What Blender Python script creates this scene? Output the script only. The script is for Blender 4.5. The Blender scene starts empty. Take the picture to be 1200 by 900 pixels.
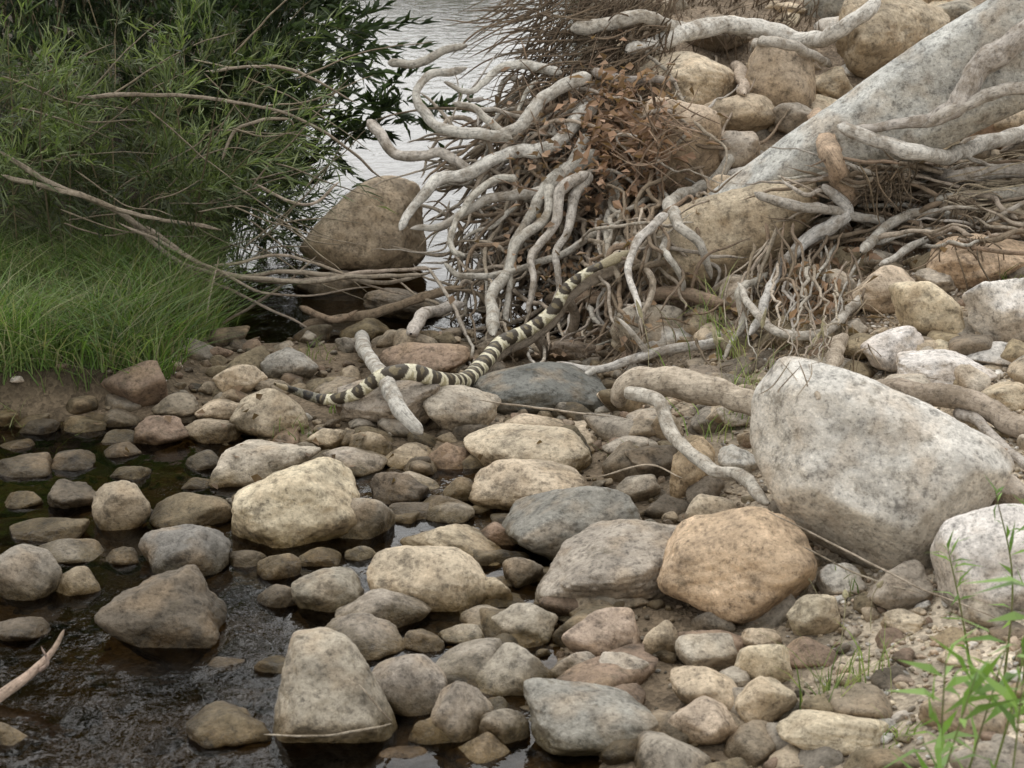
import bpy, bmesh, math, numpy as np
from mathutils import Vector
rng=np.random.default_rng(11)
scene=bpy.context.scene
COL=scene.collection
# ------------------------------------------------------------------ camera
PITCH=math.radians(16); CZ=1.8; F=2239.0
cam_d=bpy.data.cameras.new("camera"); cam=bpy.data.objects.new("camera",cam_d); COL.objects.link(cam)
cam.location=(0,0,CZ); cam.rotation_euler=(math.radians(90)-PITCH,0,0)
cam_d.sensor_width=36; cam_d.lens=36*F/1200; cam_d.clip_start=.05; cam_d.clip_end=2000
cam_d.dof.use_dof=True; cam_d.dof.focus_distance=6.2; cam_d.dof.aperture_fstop=9
scene.camera=cam
scene.view_settings.view_transform='Standard'; scene.view_settings.look='None'; scene.view_settings.exposure=0
sP,cP=math.sin(PITCH),math.cos(PITCH)
def rdir(u,v):
    up=(450-v)/F
    return np.array([(u-600)/F, cP+up*sP, -sP+up*cP])
def P(u,v,y):
    d=rdir(u,v); return np.array([0,0,CZ])+d*(y/d[1])
# ------------------------------------------------------------------ noise
PERM=rng.permutation(256); GR=rng.normal(size=(256,3)); GR/=np.linalg.norm(GR,axis=1)[:,None]
def perlin(p):
    p=np.asarray(p,float); i=np.floor(p).astype(int); f=p-i; w=f*f*f*(f*(f*6-15)+10)
    out=0
    for dx in(0,1):
        for dy in(0,1):
            for dz in(0,1):
                h=PERM[(PERM[(PERM[(i[:,0]+dx)&255]+i[:,1]+dy)&255]+i[:,2]+dz)&255]
                g=GR[h]; dd=f-np.array([dx,dy,dz])
                out=out+(g*dd).sum(1)*(w[:,0] if dx else 1-w[:,0])*(w[:,1] if dy else 1-w[:,1])*(w[:,2] if dz else 1-w[:,2])
    return out
def fbm(p,o=4,g=.5):
    s=0;a=1.
    for k in range(o): s=s+a*perlin(p*(2.03**k)+k*17.3); a*=g
    return s
def ss(a,b,x):
    t=np.clip((x-a)/(b-a),0,1); return t*t*(3-2*t)
# ------------------------------------------------------------------ terrain height
def masks(x,y):
    lowpool=(1-ss(-.54,-.14,x))*(1-ss(4.6,5.0,y))+(1-ss(-1.0,-.72,x))*ss(4.6,5.0,y)*(1-ss(5.72,5.92,y))
    up=ss(6.75,7.15,y)
    xl=np.interp(y,[5.5,5.75,6.0,7,9,12,20,30,45],[-3.2,-2.2,-1.05,-.95,-1.2,-1.6,-2.6,-3.6,-5])
    lb=1-ss(xl-.28,xl,x)
    xe=np.interp(y,[0,3.5,5,6,6.8,7.5,9,12,17,25],[.5,.35,.3,.2,.1,-.05,-.1,.25,.5,.9])
    wd=np.interp(y,[3,5,7,9,14],[.9,1.,.9,.8,.8])
    rb=ss(0,1,(x-xe)/wd)
    return lowpool,up,lb,rb
def hgt(x,y,noise=True):
    x=np.atleast_1d(np.asarray(x,float)); y=np.atleast_1d(np.asarray(y,float)); x,y=np.broadcast_arrays(x,y)
    lp,up,lb,rb=masks(x,y)
    H=np.interp(y,[0,4,5.5,6.5,8,10,14,30],[.13,.15,.21,.31,.66,1.3,1.9,2.2])
    h0=.022-.050*(1-ss(-.05,.35,x))*(1-ss(5.2,5.8,y))
    h=h0-.08*lp-.28*up
    LH=.13+.35*ss(7.5,11,y)+.5*ss(12,25,y)
    h=h+(LH-h)*lb
    h=h+(H+.03-h)*rb+.12*np.maximum(x-1.,0)*(1-ss(6,30,x))+.1*np.maximum(-x-3,0)*(1-ss(8,30,-x))
    h=h+1.3*ss(30,44,y)+22*ss(70,600,np.hypot(x,y))
    if noise:
        q=np.stack([x.ravel()*2.2,y.ravel()*2.2,np.zeros(x.size)],1)
        h=h+.035*fbm(q,4).reshape(x.shape)
    return h
TT=np.linspace(2,40,3800)
def hit(u,v,off=0,floor=-9.):
    d=rdir(u,v); x=d[0]*TT; y=d[1]*TT; z=CZ+d[2]*TT
    k=np.nonzero(z<np.maximum(hgt(x,y,False),floor)+off)[0]
    t=TT[k[0]] if len(k) else 40.
    return np.array([d[0]*t,d[1]*t,CZ+d[2]*t])
# ------------------------------------------------------------------ mesh helper
def mkobj(name,V,Fc,mat,tint=None,vec=None,smooth=True,parent=None):
    V=np.asarray(V,np.float32); Fc=np.asarray(Fc,np.int32); n,k=Fc.shape
    m=bpy.data.meshes.new(name); m.vertices.add(len(V)); m.vertices.foreach_set("co",V.ravel())
    m.loops.add(n*k); m.loops.foreach_set("vertex_index",Fc.ravel())
    m.polygons.add(n); m.polygons.foreach_set("loop_start",np.arange(0,n*k,k,dtype=np.int32))
    try: m.polygons.foreach_set("loop_total",np.full(n,k,np.int32))
    except Exception: pass
    m.polygons.foreach_set("use_smooth",np.full(n,smooth,bool))
    m.update(calc_edges=True)
    if tint is not None:
        tint=np.asarray(tint,np.float32)
        if tint.ndim==1: tint=np.tile(tint,(len(V),1))
        a=m.color_attributes.new("tint",'FLOAT_COLOR','POINT')
        a.data.foreach_set("color",np.concatenate([tint[:,:3],np.ones((len(V),1),np.float32)],1).astype(np.float32).ravel())
    if vec is not None:
        a=m.attributes.new("grain",'FLOAT_VECTOR','POINT'); a.data.foreach_set("vector",np.asarray(vec,np.float32).ravel())
    m.materials.append(mat)
    o=bpy.data.objects.new(name,m); COL.objects.link(o)
    if parent: o.parent=parent
    return o
# ------------------------------------------------------------------ materials
class NT:
    def __init__(s,name):
        s.m=bpy.data.materials.new(name); s.m.use_nodes=True; s.t=s.m.node_tree; s.t.nodes.clear()
        s.out=s.n('ShaderNodeOutputMaterial')
    def n(s,ty,**k):
        x=s.t.nodes.new(ty)
        for a,b in k.items(): setattr(x,a,b)
        return x
    def l(s,a,b): s.t.links.new(a,b)
    def put(s,sock,v):
        if isinstance(v,bpy.types.NodeSocket): s.l(v,sock)
        else: sock.default_value=v
    def noise(s,vec,scale,detail=4,rough=.55):
        x=s.n('ShaderNodeTexNoise'); s.l(vec,x.inputs['Vector']); x.inputs['Scale'].default_value=scale
        x.inputs['Detail'].default_value=detail; x.inputs['Roughness'].default_value=rough; return x.outputs['Fac']
    def ramp(s,fac,st):
        r=s.n('ShaderNodeValToRGB'); s.l(fac,r.inputs[0]); e=r.color_ramp.elements
        while len(e)<len(st): e.new(.5)
        for q,(p,c) in zip(e,st):
            q.position=p; q.color=(c,c,c,1) if not isinstance(c,tuple) else (*c,1)
        return r.outputs[0]
    def mix(s,f,a,b,bt='MIX'):
        x=s.n('ShaderNodeMix',data_type='RGBA',blend_type=bt)
        s.put(x.inputs[0],f); s.put(x.inputs[6],a); s.put(x.inputs[7],b); return x.outputs[2]
    def math(s,op,a,b=0.):
        x=s.n('ShaderNodeMath',operation=op); s.put(x.inputs[0],a); s.put(x.inputs[1],b); return x.outputs[0]
    def attr(s,n):
        x=s.n('ShaderNodeAttribute'); x.attribute_name=n; return x
    def bump(s,h,st,dist,nrm=None):
        x=s.n('ShaderNodeBump'); s.l(h,x.inputs['Height']); x.inputs['Strength'].default_value=st; x.inputs['Distance'].default_value=dist
        if nrm: s.l(nrm,x.inputs['Normal'])
        return x.outputs[0]
    def bsdf(s,col,rough,nrm=None,spec=.4):
        b=s.n('ShaderNodeBsdfPrincipled'); s.put(b.inputs['Base Color'],col); s.put(b.inputs['Roughness'],rough)
        b.inputs['Specular IOR Level'].default_value=spec
        if nrm: s.l(nrm,b.inputs['Normal'])
        return b.outputs[0]
    def done(s,sh): s.l(sh,s.out.inputs[0]); return s.m
def rock_mat():
    k=NT("river_granite"); g=k.n('ShaderNodeNewGeometry'); pos=g.outputs['Position']
    t=k.attr("tint").outputs['Color']
    n1=k.noise(pos,7,5,.68); fine=k.noise(pos,75,3,.75); rg=k.noise(pos,26,6,.72)
    c=k.mix(1.,t,k.ramp(n1,[(.32,.58),(.5,1.),(.70,1.28)]),'MULTIPLY')
    c=k.mix(k.ramp(k.noise(pos,9,2),[(.50,0.),(.70,.42)]),c,(.39,.285,.18,1))          # iron staining
    c=k.mix(1.,c,k.ramp(fine,[(.30,.45),(.45,.95),(.58,1.05),(.72,1.4)]),'MULTIPLY')
    c=k.mix(1.,c,k.ramp(rg,[(.35,.50),(.47,1.),(.62,1.10)]),'MULTIPLY')                # grime in pits
    c=k.mix(k.ramp(k.noise(pos,17,4,.75),[(.57,0.),(.68,.55)]),c,(.12,.10,.068,1))    # dark lichen / stains
    sep=k.n('ShaderNodeSeparateXYZ'); k.l(pos,sep.inputs[0])
    zz=k.math('ADD',sep.outputs[2],k.math('MULTIPLY',k.math('SUBTRACT',n1,.5),.14))
    wet=k.ramp(zz,[(.012,1.),(.065,0.)])
    c=k.mix(wet,c,k.mix(1.,c,(.38,.33,.22,1),'MULTIPLY'))
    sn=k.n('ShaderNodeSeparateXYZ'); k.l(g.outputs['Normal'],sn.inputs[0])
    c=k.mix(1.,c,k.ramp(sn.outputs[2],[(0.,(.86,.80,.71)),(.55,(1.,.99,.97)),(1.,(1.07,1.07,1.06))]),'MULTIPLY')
    r=k.n('ShaderNodeMapRange'); k.l(wet,r.inputs[0]); r.inputs[3].default_value=.88; r.inputs[4].default_value=.3
    b=k.bump(rg,.85,.024)
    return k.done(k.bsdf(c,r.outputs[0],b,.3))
def ground_mat():
    k=NT("stream_bed_soil"); g=k.n('ShaderNodeNewGeometry'); pos=g.outputs['Position']; t=k.attr("tint").outputs['Color']
    c=k.mix(1.,t,k.ramp(k.noise(pos,5,5,.65),[(.3,.6),(.5,1.),(.7,1.3)]),'MULTIPLY')
    v=k.n('ShaderNodeTexVoronoi'); k.l(pos,v.inputs['Vector']); v.inputs['Scale'].default_value=95
    c=k.mix(.55,c,k.mix(1.,c,k.ramp(v.outputs['Color'],[(.1,.35),(.5,1.),(.9,1.7)]),'MULTIPLY'))
    b=k.bump(v.outputs['Distance'],.6,.008); b=k.bump(k.noise(pos,40,4,.7),.6,.015,b)
    return k.done(k.bsdf(c,.9,b,.2))
def wood_mat(name="weathered_root_wood"):
    k=NT(name); gr=k.attr("grain").outputs['Vector']; t=k.attr("tint").outputs['Color']
    g=k.n('ShaderNodeNewGeometry'); pos=g.outputs['Position']; st=k.noise(gr,130,5,.8)
    c=k.mix(1.,t,k.ramp(st,[(.30,.5),(.48,.97),(.7,1.2)]),'MULTIPLY')
    c=k.mix(k.ramp(k.noise(pos,13,5,.7),[(.45,0.),(.63,.72)]),c,(.19,.15,.105,1))
    c=k.mix(1.,c,k.ramp(k.noise(pos,60,4,.75),[(.34,.5),(.48,1.),(.65,1.15)]),'MULTIPLY')
    b=k.bump(st,.7,.006); b=k.bump(k.noise(pos,38,4,.7),.6,.012,b)
    return k.done(k.bsdf(c,.88,b,.2))
def leaf_mat(name,tr=.35):
    k=NT(name); t=k.attr("tint").outputs['Color']
    a=k.bsdf(t,.5,None,.35); b=k.n('ShaderNodeBsdfTranslucent'); k.l(k.mix(1.,t,(1.2,1.4,.6,1),'MULTIPLY'),b.inputs[0])
    x=k.n('ShaderNodeMixShader'); x.inputs[0].default_value=tr; k.l(a,x.inputs[1]); k.l(b.outputs[0],x.inputs[2])
    return k.done(x.outputs[0])
def water_mat():
    k=NT("stream_water"); g=k.n('ShaderNodeNewGeometry'); pos=g.outputs['Position']
    mp=k.n('ShaderNodeMapping'); k.l(pos,mp.inputs[0]); mp.inputs['Scale'].default_value=(1,.7,1)
    b=k.bump(k.noise(mp.outputs[0],8,4,.5),.30,.03)
    fr=k.n('ShaderNodeFresnel'); fr.inputs[0].default_value=1.33; k.l(b,fr.inputs['Normal'])
    tr=k.n('ShaderNodeBsdfTransparent'); tr.inputs[0].default_value=(.48,.40,.27,1)
    gl=k.n('ShaderNodeBsdfGlossy'); gl.inputs['Roughness'].default_value=.04; k.l(b,gl.inputs['Normal'])
    x=k.n('ShaderNodeMixShader'); k.l(fr.outputs[0],x.inputs[0]); k.l(tr.outputs[0],x.inputs[1]); k.l(gl.outputs[0],x.inputs[2])
    return k.done(x.outputs[0])
def snake_mat():
    k=NT("snake_scales"); t=k.attr("tint").outputs['Color']; g=k.n('ShaderNodeNewGeometry')
    v=k.n('ShaderNodeTexVoronoi'); k.l(g.outputs['Position'],v.inputs['Vector']); v.inputs['Scale'].default_value=190
    c=k.mix(1.,t,k.ramp(v.outputs['Distance'],[(0.,1.15),(.6,.75)]),'MULTIPLY')
    return k.done(k.bsdf(c,.5,k.bump(v.outputs['Distance'],.4,.002),.4))
ROCK=rock_mat(); GROUND=ground_mat(); WOOD=wood_mat(); LEAF=leaf_mat("green_leaf"); DRY=leaf_mat("dry_leaf",.15); WATER=water_mat(); SNAKE=snake_mat()
# ------------------------------------------------------------------ ground sheet
def axis(a,b,st,far):
    c=list(np.arange(a,b,st)); s=st; p=c[-1]
    while p<far: s*=1.16; p+=s; c.append(p)
    s=st; p=c[0]; pre=[]
    while p>-far: s*=1.16; p-=s; pre.append(p)
    return np.array(pre[::-1]+c)
ax=axis(-2.6,3.,.03,900); ay=axis(2.6,10.5,.03,900)
X,Y=np.meshgrid(ax,ay); Z=hgt(X,Y)
nx,ny=len(ax),len(ay); idx=np.arange(nx*ny).reshape(ny,nx)
Fq=np.stack([idx[:-1,:-1],idx[:-1,1:],idx[1:,1:],idx[1:,:-1]],-1).reshape(-1,4)
lp,up,lb,rb=masks(X,Y)
def C(*c): return np.array(c,float)
gc=np.zeros(X.shape+(3,))+C(.15,.115,.078)
gc=gc+(C(.07,.052,.028)-gc)*np.clip(lp+up,0,1)[...,None]
gc=gc+(C(.05,.04,.025)-gc)*lb[...,None]
sand=rb*(1-.6*ss(5.2,6.2,Y))
gc=gc+(C(.56,.485,.38)-gc)*np.clip(sand*1.3,0,1)[...,None]
gc=gc+(C(.23,.18,.13)-gc)*(rb*ss(5.2,6.5,Y))[...,None]
for (a_,b_,w_) in ((690,490,.22),(640,500,.15)):
    hh=hit(a_,b_); gc=gc+(C(.48,.40,.30)-gc)*np.exp(-((X-hh[0])**2+(Y-hh[1])**2)/w_**2)[...,None]
gc=gc+(C(.20,.17,.11)-gc)*ss(25,45,np.hypot(X,Y))[...,None]
mkobj("ground",np.stack([X,Y,Z],-1).reshape(-1,3),Fq,GROUND,gc.reshape(-1,3))
mkobj("water",[(-9,-9,0),(4,-9,0),(4,44,0),(-9,44,0)],[(0,1,2,3)],WATER)
# ------------------------------------------------------------------ rocks
def ico(n):
    bm=bmesh.new(); bmesh.ops.create_icosphere(bm,subdivisions=n,radius=1)
    v=np.array([x.co[:] for x in bm.verts]); v/=np.linalg.norm(v,axis=1)[:,None]
    f=np.array([[q.index for q in x.verts] for x in bm.faces]); bm.free(); return v,f
ICO={n:ico(n) for n in (2,3,4,5,6)}
def fib(m,jit):
    i=np.arange(m)+.5; ph=np.arccos(1-2*i/m); th=np.pi*(1+5**.5)*i
    d=np.stack([np.cos(th)*np.sin(ph),np.sin(th)*np.sin(ph),np.cos(ph)],1)
    d=d+rng.normal(size=d.shape)*jit; d/=np.linalg.norm(d,axis=1)[:,None]
    q,_=np.linalg.qr(rng.normal(size=(3,3))); return d@q
def poly(D,N,O,p):
    a=np.maximum(0,D@N.T/O); return (a**p).sum(1)**(-1./p)
def rock_verts(lv,m=13,p=9,rough=.05,jit=.25):
    D,Fc=ICO[lv]; N=fib(m,jit); O=rng.uniform(.73,1.,m)
    s=poly(D,N,O,p); V=D*s[:,None]; off=rng.uniform(-50,50,3)
    V=V*(1+rough*fbm(V*1.7+off,6,.55))[:,None]
    return V,Fc
PAL={'t':(.50,.415,.31),'g':(.40,.355,.295),'d':(.215,.18,.14),'w':(.65,.62,.575),'o':(.56,.43,.30),'r':(.34,.25,.185),
     'y':(.60,.515,.385),'b':(.29,.275,.245),'m':(.265,.215,.14),'p':(.51,.41,.32),'s':(.54,.53,.505),'k':(.17,.17,.16)}
def jitc(c,a=.1): c=np.array(c); return c*(1+rng.uniform(-a,a))*(1+rng.uniform(-.015,.015,3))
def rock(u0,v0,u1,v1,c='g',ang=0,p=9,k=None,y=None,name=None):
    cu,cv=(u0+u1)/2,(v0+v1)/2; a=PITCH+math.atan((cv-450)/F)
    if k is None: k=.75 if (cv<450 and cu>680) else .58
    pt=hit(cu,cv,0,-.02) if y is None else P(cu,cv,y)
    for _ in range(3):
        d=pt[1]*cP+(CZ-pt[2])*sP
        hx=(u1-u0)/2*d/F; Hh=(v1-v0)/2*d/F
        hy=min(hx*.85,.62*Hh/math.sin(a)); hy=max(hy,.35*hx)
        hz=math.sqrt(max(Hh**2-(hy*math.sin(a))**2,(.4*Hh)**2))/math.cos(a)
        if y is None: pt=hit(cu,cv,k*hz,-.02)
    lv=6 if (u1-u0)>105 else 5
    V,Fc=rock_verts(lv,m=int(rng.integers(10,17)),p=p+.5,rough=.09 if p<12 else .125)
    V=V*np.array([hx,hy,hz]); r=math.radians(ang)
    R=np.array([[math.cos(r),0,-math.sin(r)],[0,1,0],[math.sin(r),0,math.cos(r)]]); V=V@R.T
    yw=rng.uniform(-.5,.5); Rz=np.array([[math.cos(yw),-math.sin(yw),0],[math.sin(yw),math.cos(yw),0],[0,0,1]]); V=V@Rz.T
    mn,mx=V.min(0),V.max(0); V=(V-(mn+mx)/2)/((mx-mn)/2)*np.array([hx,hy,hz])*1.06
    nm=name or ("boulder" if (u1-u0)>105 else "river_rock")
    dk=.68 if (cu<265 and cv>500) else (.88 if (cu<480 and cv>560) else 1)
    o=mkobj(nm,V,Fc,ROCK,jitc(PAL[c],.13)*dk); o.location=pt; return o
def orock(pts,y,th,c='w',p=22,name="boulder",rough=.03,back=1.,front=1.,vb=None):
    pts=np.array(pts,float); cu,cv=pts.mean(0)
    if y is None: y=hit(cu,vb or pts[:,1].max()-6,0,-.02)[1]+th*.6
    ce=P(cu,cv,y); d=y*cP+(CZ-ce[2])*sP
    Vd=rdir(cu,cv); Vd/=np.linalg.norm(Vd); Xd=np.array([1,0,0.]); Ud=np.cross(Xd,Vd); Ud/=np.linalg.norm(Ud); Xd=np.cross(Vd,Ud)
    q=np.stack([(pts[:,0]-cu),-(pts[:,1]-cv)],1)*d/F
    N=[];O=[]
    n=len(q)
    for i in range(n):
        e=q[(i+1)%n]-q[i]; nn=np.array([e[1],-e[0]]); nn/=np.linalg.norm(nn); o=nn@q[i]
        if o<0: nn=-nn;o=-o
        n3=nn[0]*Xd+nn[1]*Ud
        N.append(n3);O.append(o)
        w=rng.uniform(.5,1.1); m=n3-Vd*w; L=np.linalg.norm(m); N.append(m/L); O.append((o+w*th*front)/L*rng.uniform(.72,.88))
        m=n3+Vd*w; N.append(m/L); O.append((o+w*th*back)/L*.85)
    N.append(-Vd+.15*Ud);O.append(th*front*rng.uniform(.9,1)); N.append(Vd);O.append(th*back)
    N=np.array(N);O=np.array(O); N/=np.linalg.norm(N,axis=1)[:,None]
    D,Fc=ICO[6]; V=D*poly(D,N,O,p)[:,None]; sz=np.abs(V).max()
    off=rng.uniform(-50,50,3); V=V+D*(rough*sz*fbm(V/sz*2.5+off,6,.6))[:,None]
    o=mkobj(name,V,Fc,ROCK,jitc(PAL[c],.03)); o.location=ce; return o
R=[ # lower stream and middle bar
(272,545,424,652,'y',5,12),(122,675,258,772,'d',0,12),(163,615,268,686,'b',8,14),(108,568,178,635,'t',-10,12),(-20,640,72,716,'g',0,9),
(58,663,118,708,'t',0,9),(-20,725,58,762,'d',0,12),(345,667,432,727,'g',0,12),(435,636,572,727,'t',-12,9),(396,690,502,750,'g',0,9),
(472,612,592,668,'t',-5,9),(547,498,690,562,'y',-5,8),(553,536,682,612,'t',0,9),(592,568,750,662,'b',14,9),(628,612,830,718,'g',6,12),
(775,600,948,745,'o',12,8),(660,712,752,786,'p',0,9),(578,706,652,764,'g',-10,9),(752,728,802,777,'t',-30,9),(793,742,862,792,'g',0,9),
(788,785,868,842,'t',-10,8),(762,815,862,880,'p',0,9),(618,805,768,890,'b',0,10),(558,755,652,826,'g',0,10),(428,770,522,852,'g',10,11),
(503,800,582,885,'g',-10,10),(220,828,318,885,'m',0,12),(-20,845,34,885,'t',0,9),(368,724,474,782,'g',-5,11),(862,750,928,806,'y',10,10),
(922,698,982,752,'y',35,12),(915,832,1045,885,'y',0,10),(862,795,932,852,'y',0,9),(958,660,1012,703,'w',0,9),(1018,664,1092,722,'g',0,9),
(273,455,360,516,'t',-8,8),(445,400,548,446,'r',5,12),(395,440,520,512,'g',12,13),(498,455,585,516,'g',-12,12),
(252,425,312,468,'t',0,9),(308,408,372,448,'b',0,9),(228,468,290,502,'t',0,9),(160,488,222,532,'r',0,12),(212,488,282,528,'t',0,12),
(178,577,272,630,'m',8,9),(255,520,372,578,'g',4,9),(436,553,502,602,'d',0,12),(378,527,452,566,'g',0,10),(-15,532,62,568,'d',0,12),
(58,565,122,607,'d',0,12),(8,602,104,642,'m',0,10),(42,630,122,668,'g',0,10),(262,645,312,675,'d',0,9),(302,650,352,692,'m',0,9),
(368,578,462,642,'g',-15,10),(500,518,556,558,'r',0,12),(448,518,512,554,'t',0,10),(408,503,462,546,'t',0,9),(732,523,802,565,'d',-15,12),
(786,517,838,594,'o',-40,12),(842,520,892,562,'w',0,12),(803,578,868,624,'y',0,9),(722,555,772,592,'g',0,9),(706,510,762,537,'g',0,9),
(1128,700,1182,742,'g',0,9),(590,655,636,702,'d',0,12),(560,676,600,720,'t',0,12),(300,685,352,722,'d',0,12),(640,762,700,805,'g',0,10),
(700,765,760,812,'g',0,10),(470,740,520,775,'d',0,12),(650,845,700,890,'r',0,12),(690,690,770,722,'g',0,10),(520,560,560,600,'m',0,10),
(380,785,440,830,'d',0,10),(835,785,880,815,'g',0,12),(735,480,790,512,'g',0,10),(590,485,660,512,'t',0,10),(360,500,410,530,'t',0,10),
(215,530,262,560,'d',0,10),(0,515,40,535,'d',0,10),(120,520,165,545,'d',0,9),(268,575,300,610,'m',0,10),(118,640,165,672,'m',0,10),
(870,735,915,765,'t',0,10),(930,640,965,672,'t',0,10),(1035,715,1085,742,'y',0,10),(890,690,925,720,'g',0,10),(560,610,610,650,'r',0,10),
(455,588,520,618,'d',0,11),(500,588,555,622,'g',0,11),(500,690,560,720,'g',0,9),(345,640,400,672,'m',0,9),(405,640,440,668,'g',0,9),
(430,335,545,382,'d',-12,14),(345,318,430,352,'d',0,12),(400,375,460,405,'m',0,12),(560,395,620,430,'d',0,12),(640,395,700,425,'d',0,12),
(700,455,745,480,'t',0,9),(625,505,700,535,'t',0,10),(1105,760,1150,785,'y',0,9),(560,565,600,600,'d',0,10),(240,770,285,795,'d',0,10),
(60,530,110,560,'d',0,10),(130,545,175,572,'m',0,10),(0,575,50,605,'m',0,10),(130,590,180,615,'d',0,10),(215,560,255,582,'m',0,10),
(590,740,640,770,'m',0,10),(515,730,570,765,'g',0,10),(330,600,375,635,'m',0,10),(470,555,520,585,'g',0,10),(520,640,560,665,'t',0,10),
(20,490,70,518,'d',0,10),(75,488,125,515,'m',0,10),(120,480,165,508,'d',0,10),(-20,480,25,505,'m',0,10),(180,462,232,492,'d',0,10),
(300,770,350,800,'m',0,10),(480,840,540,885,'m',0,10),(560,830,620,885,'g',0,9),(425,745,470,772,'m',0,10),(700,840,760,885,'g',0,9),
# right bank
(1048,330,1132,405,'y',-10,9),(1128,325,1215,412,'w',0,12),(993,310,1080,366,'p',10,10),(1088,278,1215,338,'o',5,11),(1010,383,1087,437,'w',10,11),
(1053,412,1162,458,'w',0,11),(1072,315,1127,348,'g',0,12),(1148,448,1215,484,'t',0,9),(1085,398,1132,426,'y',0,9),(1130,400,1205,430,'w',0,9),
(718,355,802,422,'g',10,13),(842,330,888,366,'g',0,10),(730,62,864,138,'y',-5,9),(874,46,955,144,'t',10,7),(742,116,842,237,'p',0,9),
(818,110,910,164,'t',0,9),(985,-12,1120,90,'t',25,9),(1158,113,1215,166,'t',0,10),(1122,128,1182,168,'r',0,10),(1100,230,1150,275,'t',0,10),
(1150,240,1215,280,'t',0,10),(676,262,714,314,'w',0,14),(700,-30,800,30,'g',0,10),(1180,60,1240,120,'t',0,10),(690,215,745,262,'r',0,10),
(760,480,800,520,'t',0,9),(830,205,880,245,'t',0,9),(1090,0,1150,30,'g',0,10),(800,20,880,60,'d',0,10),(930,420,1000,455,'g',0,10),(1160,560,1215,600,'g',0,10),
(840,470,900,500,'g',0,10),(800,430,850,460,'d',0,10),(835,155,890,200,'g',0,10),(905,120,960,160,'g',0,10),(950,80,1000,118,'t',0,10),(1120,60,1190,110,'g',0,10)]
for r in R: rock(*r)
rock(547,424,712,490,'k',0,6,name="boulder",k=.45)
orock([(350,292),(372,262),(425,214),(455,205),(490,216),(500,300),(478,318),(380,316)],8.05,.26,'t',22,rough=.045)
orock([(318,885),(328,800),(343,742),(372,735),(405,745),(445,800),(466,850),(460,890)],None,.13,'g',26,vb=868,rough=.05)
orock([(880,520),(884,455),(915,418),(950,420),(1075,468),(1168,522),(1192,558),(1130,625),(1098,672),(1010,662),(925,618)],4.45,.24,'w',46,rough=.03)
orock([(1092,650),(1110,610),(1180,590),(1260,600),(1270,700),(1180,738),(1105,705)],4.05,.2,'w',26)
# long leaning slab and the block under it
orock([(772,262),(838,192),(950,124),(1090,38),(1180,-28),(1300,-78),(1335,70),(1210,155),(1080,205),(960,245),(880,285),(810,295)],6.85,.26,'s',36,rough=.02,front=.7)
orock([(690,322),(735,285),(800,240),(880,215),(950,205),(960,250),(900,320),(850,348),(740,352)],6.8,.28,'t',24,rough=.04)
orock([(955,-40),(1000,-60),(1010,20),(960,60),(930,40)],9.,.2,'b',18)

# cobbles & gravel (each one merged object)
def scatter(name,n,lv,rfun,xr,yr,pal,dens,zo=(.0,.3),stack=0.):
    xs=rng.uniform(*xr,n*3); ys=rng.uniform(*yr,n*3); keep=rng.uniform(size=n*3)<dens(xs,ys); xs=xs[keep][:n]; ys=ys[keep][:n]; n=len(xs)
    rr=rfun(n); zs=hgt(xs,ys)+rr*rng.uniform(*zo,n)+rng.uniform(0,stack,n)
    VV=[];FF=[];TC=[];b=0; K=14; g=rng.integers(0,K,n); lpv,upv,lbv,rbv=masks(xs,ys)
    pal=np.array([PAL[c] for c in pal])
    for q in range(K):
        V,Fc=rock_verts(lv,m=int(rng.integers(9,14)),p=10,rough=.09); ii=np.nonzero(g==q)[0]; m=len(ii)
        if m==0: continue
        sc=np.stack([rng.uniform(.9,1.45,m),rng.uniform(.8,1.1,m),rng.uniform(.5,.9,m)],1)*rr[ii][:,None]
        W=V[None]*sc[:,None,:]; th=rng.uniform(0,6.28,m); tl=rng.uniform(-.5,.5,m)
        c,s=np.cos(tl)[:,None],np.sin(tl)[:,None]; x,y,z=W[...,0],W[...,1],W[...,2]; x,z=c*x-s*z,s*x+c*z
        c,s=np.cos(th)[:,None],np.sin(th)[:,None]; x,y=c*x-s*y,s*x+c*y
        W=np.stack([x+xs[ii][:,None],y+ys[ii][:,None],z+zs[ii][:,None]],-1)
        VV.append(W.reshape(-1,3)); FF.append((Fc[None]+(np.arange(m)*len(V))[:,None,None]).reshape(-1,3)+b); b+=m*len(V)
        cc=pal[rng.integers(0,len(pal),m)]*rng.uniform(.55,1.05,(m,1))*(.80+.45*rbv[ii]-.25*lpv[ii])[:,None]
        TC.append(np.repeat(cc,len(V),0))
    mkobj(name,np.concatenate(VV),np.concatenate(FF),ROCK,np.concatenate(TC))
def dens_c(x,y):
    lp,up,lb,rb=masks(x,y); d=.75-.45*lp-.65*up*(1-rb)-1.*lb-.45*rb*(1-ss(4.6,5.2,y)); return d
def dens_g(x,y):
    lp,up,lb,rb=masks(x,y); return 1-.6*lp-.8*up*(1-rb)-.9*lb
scatter("river_cobbles",880,4,lambda n:np.clip(rng.lognormal(math.log(.044),.36,n),.024,.088),(-2.,2.4),(3.,7.3),'tggdmrtm',dens_c,(-.35,.35))
scatter("river_pebbles",3200,3,lambda n:np.clip(rng.lognormal(math.log(.012),.4,n),.006,.024),(-2.,2.2),(3.,7.2),'tggdmrtpw',dens_g,(0,.6))
scatter("gravel",16000,2,lambda n:rng.uniform(.003,.008,n),(.1,1.9),(3.,6.6),'tgwyp',lambda x,y:masks(x,y)[3]+.1,(0,.8))
scatter("bank_cobbles",480,4,lambda n:np.clip(rng.lognormal(math.log(.05),.4,n),.025,.12),(0.,3.2),(6.3,11.),'tgwyrt',lambda x,y:masks(x,y)[3],(-.35,.2))
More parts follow.
